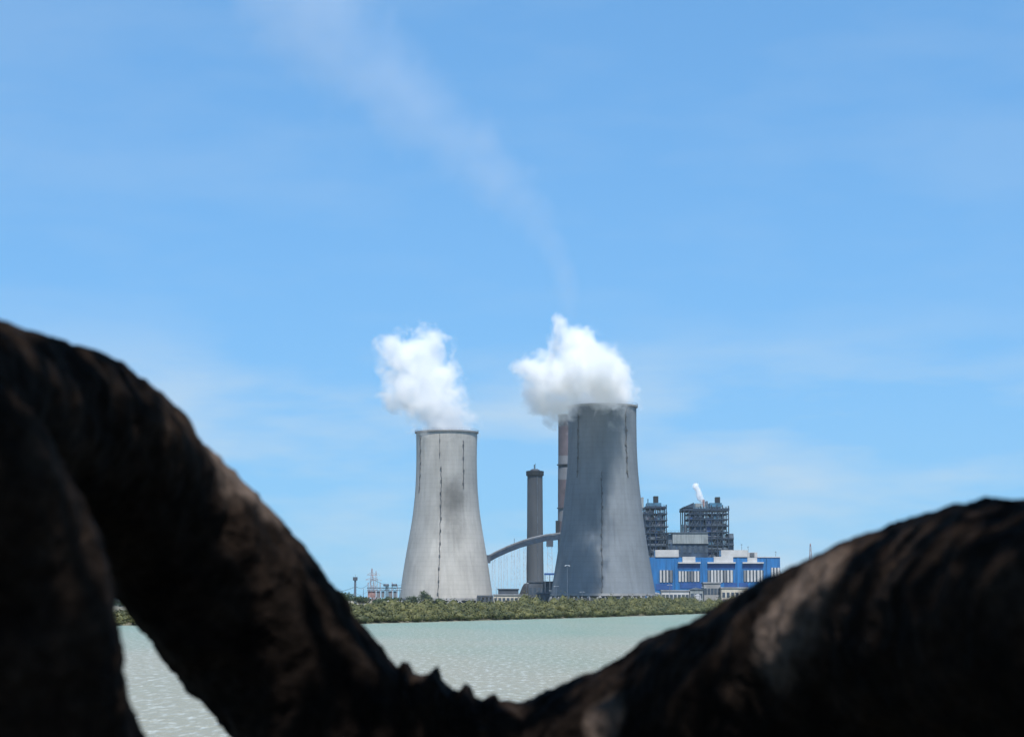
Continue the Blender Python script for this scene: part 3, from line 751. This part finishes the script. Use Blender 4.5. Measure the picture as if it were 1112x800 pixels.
# far scrub on the land behind, reads as one mass
cen = []; rad = []
for i in range(800):
    px = rv.choice((rv.uniform(-500,440), rv.uniform(840,1600), rv.uniform(-40,1150))); Y = rv.uniform(1620,2600)
    h = rv.uniform(4,8.5); x = X(px,Y); cen.append((x,Y,GZ+h*.5)); rad.append((rv.uniform(5,12),5,h*.55))
Vv, Fq = leaf_cloud(cen, rad, 130, .9, seed=8)
o = link('far_scrub', mesh_np('far_scrub', Vv, Fq), M['tree_leaf']); tag(o, 'dark far-off scrub along the horizon behind the power station', 'scrub', kind='stuff')

def tree(px, Y, h, w_, label, seed, group='trees beside the left cooling tower'):
    r_ = random.Random(seed); x = X(px,Y)
    root = empty('tree', (x,Y,GZ), label, 'tree', group)
    t = MB(); t.bar((x,Y,GZ-.2),(x+.3,Y,GZ+h*.55),.32,7,.2)
    cs = []; rs = []
    for i in range(6):
        a = r_.uniform(0,6.28); q = Vector((x+math.cos(a)*w_*.5, Y+math.sin(a)*w_*.5, GZ+h*r_.uniform(.5,.85)))
        t.bar((x+.2,Y,GZ+h*r_.uniform(.25,.5)), q, .13, 5, .06)
        cs.append(q[:]); rs.append((w_*r_.uniform(.3,.5), w_*.4, h*r_.uniform(.16,.28)))
    cs.append((x,Y,GZ+h*.8)); rs.append((w_*.45,w_*.45,h*.22))
    t.build('trunk', M['wood'], root)
    V_, F_ = leaf_cloud(cs, rs, 160, .42, seed=seed, shell=.2)
    V_ = V_ - np.array([x,Y,GZ])
    link('crown', mesh_np('crown', V_, F_), M['tree_leaf'], root)
for a in ((460,1330,11.5,6.5,'dark green tree standing before the left part of the left cooling tower',31),
          (445,1330,8,6,'low dark tree at the left foot of the left cooling tower',32),
          (428,1320,7,7,'small dark tree under the right end of the switchyard gantry',33),
          (376,1150,9.5,8,'dark tree at the left end of the far shore, next to the branch',34),
          (391,1180,7.5,7,'low bushy tree just right of the light mast',35),
          (366,1100,10,8,'leftmost dark tree on the far shore, touching the branch',36),
          (479,1340,6.5,4,'small dark tree at the foot of the long ladder on the left cooling tower',37),
          (412,1250,6,6,'low round tree in front of the switchyard gantry',38)): tree(*a)

# ------------------------------------------------------------------ foreground tree
S = 1.5
gtrunk = ground_z(-.3, 4.2*S)
troot = empty('foreground_tree', (at(500,1120,4.2*S).x, 4.2*S, gtrunk), 'dark forked tree close to the camera, its two thick limbs framing the towers', 'tree')
sun_dapples = [(at(x,y,d*S)-troot.location, q) for x,y,d,q in ((205,455,3.72,.17),(232,492,3.78,.20),(262,532,3.82,.15),(872,645,3.40,.15),(856,695,3.45,.12),(660,780,3.8,.08))]
def bark():
    m = bpy.data.materials.new('dark_bark'); m.use_nodes = True; t = m.node_tree; b = t.nodes['Principled BSDF']
    N = t.nodes.new; L = t.links.new
    tc = N('ShaderNodeTexCoord')
    n1 = N('ShaderNodeTexNoise'); n1.inputs['Scale'].default_value=4.2; n1.inputs['Detail'].default_value=7; n1.inputs['Roughness'].default_value=.6; L(tc.outputs['Object'], n1.inputs['Vector'])
    r = N('ShaderNodeValToRGB'); e = r.color_ramp.elements
    e[0].position=.42; e[0].color=(.008,.0055,.0045,1); e[1].position=.76; e[1].color=(.042,.030,.024,1)
    x = e.new(.58); x.color=(.020,.0135,.0105,1)
    L(n1.outputs['Fac'], r.inputs[0])
    n2 = N('ShaderNodeTexNoise'); n2.inputs['Scale'].default_value=28; n2.inputs['Detail'].default_value=5; L(tc.outputs['Object'], n2.inputs['Vector'])
    mm = N('ShaderNodeMix'); mm.data_type='RGBA'; mm.blend_type='MULTIPLY'; mm.inputs[0].default_value=.8
    mr_ = N('ShaderNodeMapRange'); mr_.inputs[1].default_value=.35; mr_.inputs[2].default_value=.65; mr_.inputs[3].default_value=.45; mr_.inputs[4].default_value=1.2; L(n2.outputs['Fac'], mr_.inputs[0])
    L(r.outputs[0], mm.inputs[6]); L(mr_.outputs[0], mm.inputs[7]); last = mm.outputs[2]
    # dappled sunlight painted into the bark as paler, ragged-edged spots
    for (p_, r_) in sun_dapples:
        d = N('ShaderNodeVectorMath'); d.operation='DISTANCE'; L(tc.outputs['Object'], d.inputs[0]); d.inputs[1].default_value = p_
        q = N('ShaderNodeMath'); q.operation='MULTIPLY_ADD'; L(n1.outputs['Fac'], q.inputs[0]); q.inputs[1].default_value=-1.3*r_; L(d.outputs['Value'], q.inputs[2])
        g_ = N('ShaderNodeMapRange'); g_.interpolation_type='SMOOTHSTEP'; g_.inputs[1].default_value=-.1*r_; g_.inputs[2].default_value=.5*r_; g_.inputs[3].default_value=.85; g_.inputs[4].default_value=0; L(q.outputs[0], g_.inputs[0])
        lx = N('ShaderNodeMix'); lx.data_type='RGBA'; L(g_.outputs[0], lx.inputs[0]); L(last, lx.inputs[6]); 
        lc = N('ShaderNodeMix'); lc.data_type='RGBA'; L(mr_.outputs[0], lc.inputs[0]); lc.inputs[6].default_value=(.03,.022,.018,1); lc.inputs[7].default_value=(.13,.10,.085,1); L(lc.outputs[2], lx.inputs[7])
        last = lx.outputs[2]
    L(last, b.inputs['Base Color'])
    b.inputs['Roughness'].default_value=.95; b.inputs['Specular IOR Level'].default_value=.08
    v = N('ShaderNodeTexVoronoi'); v.inputs['Scale'].default_value=22; L(tc.outputs['Object'], v.inputs['Vector'])
    ad = N('ShaderNodeMath'); L(n2.outputs['Fac'], ad.inputs[0]); L(v.outputs['Distance'], ad.inputs[1])
    bp = N('ShaderNodeBump'); bp.inputs['Strength'].default_value=.6; bp.inputs['Distance'].default_value=.015; L(ad.outputs[0], bp.inputs['Height']); L(bp.outputs[0], b.inputs['Normal'])
    return m
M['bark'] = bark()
def P(px, py, y, r): y *= S; return (at(px,py,y), r*y/F)
chains = {
 'left': [P(500,1120,4.2,165),P(460,960,4.15,140),P(410,852,4.1,106),P(362,792,4.0,96),P(313,730,3.95,94),P(263,664,3.9,95),P(177,568,3.75,93),P(92,478,3.45,90),P(5,436,3.1,84),P(-120,405,2.7,88),P(-260,280,2.6,90),P(-400,20,2.7,75),P(-480,-250,3.0,58)],
 'right': [P(500,1120,4.2,165),P(530,960,4.15,150),P(592,884,4.1,122),P(654,856,4.0,117),P(748,808,3.9,118),P(830,766,3.75,118),P(902,729,3.6,118),P(990,690,3.4,122),P(1085,676,3.15,130),P(1200,668,2.9,130),P(1340,580,2.8,100),P(1450,250,2.9,78),P(1530,-60,3.2,60)],
 'low': [P(480,1250,4.15,150),P(330,1150,3.7,100),P(165,985,3.2,96),P(62,830,2.8,96),P(32,720,2.65,96),P(8,600,2.6,98),P(-70,480,2.5,95),P(-260,330,2.6,85),P(-420,60,2.8,66)],
}
tb = P(500,1120,4.2,165)
chains['trunk'] = [tb, (Vector((tb[0].x-.02, tb[0].y, (tb[0].z+gtrunk)/2)), .34), (Vector((tb[0].x-.05, tb[0].y, gtrunk-.05)), .46), (Vector((tb[0].x-.05, tb[0].y, gtrunk-.5)), .62)]
def catmull(pts, sub=8):
    out = []
    for i in range(len(pts)-1):
        p = [pts[max(0,i-1)], pts[i], pts[i+1], pts[min(len(pts)-1,i+2)]]
        for k in range(sub):
            t = k/sub; 
            def f(a,b,c,d): return .5*((2*b)+(-a+c)*t+(2*a-5*b+4*c-d)*t*t+(-a+3*b-3*c+d)*t**3)
            out.append((f(*[q[0] for q in p]), f(*[q[1] for q in p])))
    out.append(pts[-1]); return out
def tube(bm, pts, n=28, jag=0):
    prev = None; ref = Vector((0,1,0))
    for i,(p,r) in enumerate(pts):
        d = (pts[min(i+1,len(pts)-1)][0]-pts[max(i-1,0)][0]).normalized()
        a = d.cross(ref).normalized(); b = d.cross(a).normalized()
        ring = [bm.verts.new(p + (a*math.cos(2*math.pi*k/n)+b*math.sin(2*math.pi*k/n))*r) for k in range(n)]
        if prev: 
            for k in range(n): bm.faces.new((prev[k],prev[(k+1)%n],ring[(k+1)%n],ring[k]))
        else: bm.faces.new(ring[::-1])
        prev = ring
    bm.faces.new(prev)
bm = bmesh.new()
for nm, ch in chains.items(): tube(bm, catmull(ch))
# root flare
rf = random.Random(3)
for k in range(7):
    a = k*.9+.3; b0 = chains['trunk'][1][0]; e_ = Vector((b0.x+math.cos(a)*1.1, b0.y+math.sin(a)*1.1, ground_z(b0.x+math.cos(a)*1.1, b0.y+math.sin(a)*1.1)-.08))
    tube(bm, catmull([(b0-Vector((0,0,.1)),.22),(b0.lerp(e_,.5)-Vector((0,0,.12)),.16),(e_,.06)],5), 14)
# burl in the crotch, under the broken stub
for (px,py,y,r) in ((455,790,4.1,50),(500,805,4.05,48),(545,815,4.05,52)):
    p, rr_ = P(px,py,y,r); bmesh.ops.create_icosphere(bm, subdivisions=3, radius=rr_, matrix=Matrix.Translation(p))
bmesh.ops.recalc_face_normals(bm, faces=bm.faces)
me = bpy.data.meshes.new('tmp'); bm.to_mesh(me); bm.free()
tmp = bpy.data.objects.new('tmp', me); C.collection.objects.link(tmp)
rm = tmp.modifiers.new('r','REMESH'); rm.mode='VOXEL'; rm.voxel_size=.022; rm.use_smooth_shade=True
sm = tmp.modifiers.new('s','SMOOTH'); sm.iterations=10; sm.factor=.5
dg = bpy.context.evaluated_depsgraph_get(); ev = tmp.evaluated_get(dg); me2 = bpy.data.meshes.new_from_object(ev)
bpy.data.objects.remove(tmp)
n = len(me2.vertices); co = np.empty(n*3); no = np.empty(n*3); me2.vertices.foreach_get('co', co); me2.vertices.foreach_get('normal', no)
co = co.reshape(-1,3); no = no.reshape(-1,3)
dsp = np.array([  .016*mnoise.noise(Vector(c)*2.3)+.014*mnoise.noise(Vector(c)*6)+.013*mnoise.noise(Vector(c)*15)+.009*mnoise.noise(Vector(c)*34) for c in co])
co += no*dsp[:,None]; 
co -= np.array(troot.location)
me2.vertices.foreach_set('co', co.ravel()); me2.update(); me2.name = 'trunk'
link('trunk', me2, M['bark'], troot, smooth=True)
# jagged broken stub in the crotch
def stub():
    bm = bmesh.new(); rs = random.Random(9)
    prof = [(424,738),(430,729),(436,718),(441,719),(447,731),(456,732),(463,729),(470,722),(475,721),(479,735),(485,743),(491,747),(499,748),(505,740),(509,744),(514,756),(523,760),(531,754),(535,752),(540,759),(556,761),(575,765)]
    yc = 4.02*S; layers = []
    for j, (dy, drop, sc) in enumerate(((-.16,34,.0),(-.10,13,.3),(-.03,2,1),(.04,1,1),(.11,12,.4),(.17,36,.0))):
        row = []
        for (px,py) in prof:
            top = at(px, py+drop*(.7+.6*rs.random())+rs.uniform(-1.5,1.5)*(1-sc), yc)
            row.append(bm.verts.new((top.x, yc+dy+rs.uniform(-.012,.012), top.z)))
        layers.append(row)
    bot = [[bm.verts.new((r_[i].co.x, r_[i].co.y, at(prof[i][0], 850, yc).z)) for i in range(len(prof))] for r_ in (layers[0], layers[-1])]
    rows = [bot[0]] + layers + [bot[1]]
    for a, b in zip(rows, rows[1:]):
        for i in range(len(prof)-1): bm.faces.new((a[i],a[i+1],b[i+1],b[i]))
    for i in range(len(prof)-1): bm.faces.new((bot[1][i],bot[1][i+1],bot[0][i+1],bot[0][i]))
    for k in (0, len(prof)-1): bm.faces.new([r_[k] for r_ in rows])
    bmesh.ops.recalc_face_normals(bm, faces=bm.faces)
    bmesh.ops.subdivide_edges(bm, edges=bm.edges[:], cuts=1, use_grid_fill=True)
    for v in bm.verts:
        v.co += Vector((mnoise.noise(v.co*14), mnoise.noise(v.co*14+Vector((5,0,0))), mnoise.noise(v.co*14+Vector((0,9,0)))))*.014
        v.co -= troot.location
    me = bpy.data.meshes.new('broken_stub'); bm.to_mesh(me); bm.free()
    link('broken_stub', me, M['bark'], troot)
stub()
# branches carrying the crown over the camera, out of the picture
bm = bmesh.new(); rb = random.Random(14)
tips = [chains['left'][-1], chains['right'][-1], chains['low'][-1]]
ends = []
for (p, r) in tips:
    for k in range(5):
        e_ = Vector((rb.uniform(-4.5,6.0), rb.uniform(-1.5,8.0), rb.uniform(8.4,9.6)))
        if e_.y > 2: e_.z = max(e_.z, EYE + e_.y*.36 + .3)
        mid = p.lerp(e_, .45) + Vector((rb.uniform(-.2,.2), 0, .8))
        tube(bm, catmull([(p-Vector((0,0,.15)), r*.7), (mid, r*.4), (e_, .03)], 6), 10); ends.append(e_)
for v in bm.verts: v.co -= troot.location
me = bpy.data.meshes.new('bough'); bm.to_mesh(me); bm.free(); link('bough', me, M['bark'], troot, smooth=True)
# crown of leaves, with gaps where the sun comes through
NL = 44000
lp = np.stack([rng.uniform(-6.5,8.5,NL), rng.uniform(-4,9.5,NL), rng.uniform(0,1,NL)], axis=1)
base_z = np.maximum(8.0, EYE + np.maximum(lp[:,1],0)*.345 + .35)
lp[:,2] = base_z + lp[:,2]**1.3*1.9
keep = np.ones(NL, bool)
sd_ = np.array(sdir)
gaps = [(200,455,3.72,.15,.10),(228,490,3.76,.17,.1),(255,530,3.8,.13,.1),(870,645,3.5,.11,.1),(880,685,3.45,.07,.1),(660,775,3.9,.04,.05)]
for (px,py,y,rx,_) in gaps:
    q = np.array(at(px,py,y*S)); d = lp - q; tt = d@sd_; dist = np.linalg.norm(d-np.outer(tt,sd_),axis=1)
    keep &= dist > rx*1.6
lp = lp[keep]; k = len(lp)
nr = rng.normal(size=(k,3)); nr[:,2] += 1.2; nr /= np.linalg.norm(nr,axis=1,keepdims=True)
a = np.cross(nr, rng.normal(size=(k,3))); a /= np.linalg.norm(a,axis=1,keepdims=True); b = np.cross(nr,a)
s = .10*(.7+.6*rng.random((k,1)))
lv = np.stack([lp-a*s, lp-b*s*.45, lp+a*s, lp+b*s*.45],axis=1).reshape(-1,3) - np.array(troot.location)
link('crown', mesh_np('crown', lv, np.arange(len(lv)).reshape(-1,4)), M['canopy'], troot)

# ------------------------------------------------------------------ steam and smoke
def plume(name, blobs, density, label, nscale, namp, k, color=(1,1,1), grain=6, step=1.0, absorb=None, hull=1.18, aniso=.0, vs=3.0, warp=1.3):
    """blobs: (Vector centre, radius). density falls off at an uneven noisy edge."""
    c0 = sum((b_[0] for b_ in blobs), Vector())/len(blobs)
    bm = bmesh.new()
    for p, r in blobs: bmesh.ops.create_icosphere(bm, subdivisions=3, radius=r*hull, matrix=Matrix.Translation(p-c0))
    me = bpy.data.meshes.new('tmp'); bm.to_mesh(me); bm.free(); o = bpy.data.objects.new('tmp', me); C.collection.objects.link(o)
    rm = o.modifiers.new('r','REMESH'); rm.mode='VOXEL'; rm.voxel_size=vs
    dg = bpy.context.evaluated_depsgraph_get(); me2 = bpy.data.meshes.new_from_object(o.evaluated_get(dg)); bpy.data.objects.remove(o)
    m = bpy.data.materials.new(name+'_vapour'); m.use_nodes = True; t = m.node_tree; t.nodes.clear(); N = t.nodes.new; L = t.links.new
    out = N('ShaderNodeOutputMaterial'); pv = N('ShaderNodeVolumePrincipled'); L(pv.outputs[0], out.inputs['Volume'])
    pv.inputs['Color'].default_value = (*color,1); pv.inputs['Anisotropy'].default_value = aniso
    tc = N('ShaderNodeTexCoord')
    rm_ = sum(r for p, r in blobs)/len(blobs)
    wn_ = N('ShaderNodeTexNoise'); wn_.inputs['Scale'].default_value=nscale*.55; wn_.inputs['Detail'].default_value=5; wn_.inputs['Roughness'].default_value=.6; L(tc.outputs['Object'], wn_.inputs['Vector'])
    ws = N('ShaderNodeVectorMath'); ws.operation='SUBTRACT'; L(wn_.outputs['Color'], ws.inputs[0]); ws.inputs[1].default_value=(.5,.5,.5)
    wm = N('ShaderNodeVectorMath'); wm.operation='SCALE'; L(ws.outputs[0], wm.inputs[0]); wm.inputs['Scale'].default_value=rm_*warp
    wa = N('ShaderNodeVectorMath'); L(wm.outputs[0], wa.inputs[0]); L(tc.outputs['Object'], wa.inputs[1])
    acc = None
    for p, r in blobs:
        d = N('ShaderNodeVectorMath'); d.operation='DISTANCE'; L(wa.outputs[0], d.inputs[0]); d.inputs[1].default_value = p-c0
        q = N('ShaderNodeMath'); q.operation='MULTIPLY_ADD'; L(d.outputs['Value'], q.inputs[0]); q.inputs[1].default_value=-1/r; q.inputs[2].default_value=1
        if acc is None: acc = q
        else:
            mx = N('ShaderNodeMath'); mx.operation='SMOOTH_MAX'; mx.inputs[2].default_value=.12; L(acc.outputs[0], mx.inputs[0]); L(q.outputs[0], mx.inputs[1]); acc = mx
    n = N('ShaderNodeTexNoise'); n.inputs['Scale'].default_value=nscale; n.inputs['Detail'].default_value=grain; n.inputs['Roughness'].default_value=.58; n.inputs['Distortion'].default_value=.4; L(tc.outputs['Object'], n.inputs['Vector'])
    s_ = N('ShaderNodeMath'); s_.operation='MULTIPLY_ADD'; L(n.outputs['Fac'], s_.inputs[0]); s_.inputs[1].default_value=namp; s_.inputs[2].default_value=-namp*.56
    ad = N('ShaderNodeMath'); L(acc.outputs[0], ad.inputs[0]); L(s_.outputs[0], ad.inputs[1])
    mr_ = N('ShaderNodeMapRange'); mr_.inputs[1].default_value=0; mr_.inputs[2].default_value=k; mr_.inputs[3].default_value=0; mr_.inputs[4].default_value=density; L(ad.outputs[0], mr_.inputs[0])
    L(mr_.outputs[0], pv.inputs['Density'])
    m.cycles.volume_step_rate = step; 
    o = link(name, me2, m, loc=c0); tag(o, label, 'smoke' if 'smoke' in name else 'steam')
    return o
def B(px,py,Y,r,dy=0): 
    p = at(px,py,Y+dy); return (p, r*Y/F)
YL, YR = 1492, 1327
plume('steam_plume', [B(483,464,YL,37),B(478,447,YL,37),B(469,427,YL,40),B(459,405,YL,44,10),B(438,424,YL,30,6),B(438,388,YL,32,14),B(463,380,YL,31,10),B(423,377,YL,21,16),B(480,408,YL,22,4)],
      .17, 'white billowing steam cloud rising from the left cooling tower', .085, 2.3, .75, step=.5)
plume('steam_plume', [B(652,442,YR,42),B(669,434,YR,25,-8),B(663,424,YR,29,-20),B(644,406,YR,33,-26),B(657,412,YR,31,-42),B(640,400,YR,34,-54),B(655,408,YR,31,-66),B(632,386,YR,30,-66),B(640,400,YR,34,-84),B(624,369,YR,26,-76),B(617,355,YR,18,-84),B(612,408,YR,32,-50),B(592,410,YR,28,-60),B(571,403,YR,18,-64),B(588,430,YR,27,-50),B(606,440,YR,25,-40),B(655,402,YR,29,-98),B(622,404,YR,33,-98),B(642,401,YR,32,-112)],
      .23, 'white ragged steam cloud spilling left from the larger cooling tower', .085, 2.6, .7, step=.5)
plume('steam_jet', [B(763.5-i*1.15,546-i*2.6,1552,3.0+.35*min(i,4)) for i in range(8)], 1.0, 'small bright jet of steam above the right boiler house roof', .25, 1.2, .5, vs=.6, warp=1.0)
sm_path = [(616,352,15),(615,338,15),(614,324,16),(612,306,17),(608,289,18),(600,268,21),(588,246,26),(571,226,31),(550,203,37),(524,178,43),(494,152,49),(460,122,55),(424,90,60),(386,56,66),(346,18,72),(305,-25,78)]
plume('smoke_trail', [B(x,y,1570-i*23,r_*1.15) for i,(x,y,r_) in enumerate(sm_path)], .0125, 'long faint grey smoke trail drifting up and left across the sky', .024, 1.7, 1.0, color=(.72,.82,.95), grain=5, step=1.6, vs=9, warp=.9)

# ------------------------------------------------------------------ air
hz = MB().box(-9400, 9400, -420, 9300, -3.2, 720).build('haze', M['steel'])
hm = bpy.data.materials.new('thin_sea_haze'); hm.use_nodes = True; t = hm.node_tree; t.nodes.clear()
o_ = t.nodes.new('ShaderNodeOutputMaterial'); v_ = t.nodes.new('ShaderNodeVolumePrincipled'); t.links.new(v_.outputs[0], o_.inputs['Volume'])
v_.inputs['Color'].default_value = (.72,.88,1,1); v_.inputs['Density'].default_value = 3.2e-5; v_.inputs['Anisotropy'].default_value = .2
hm.cycles.homogeneous_volume = True if hasattr(hm.cycles,'homogeneous_volume') else None
hz.data.materials.clear(); hz.data.materials.append(hm); tag(hz, kind='stuff')
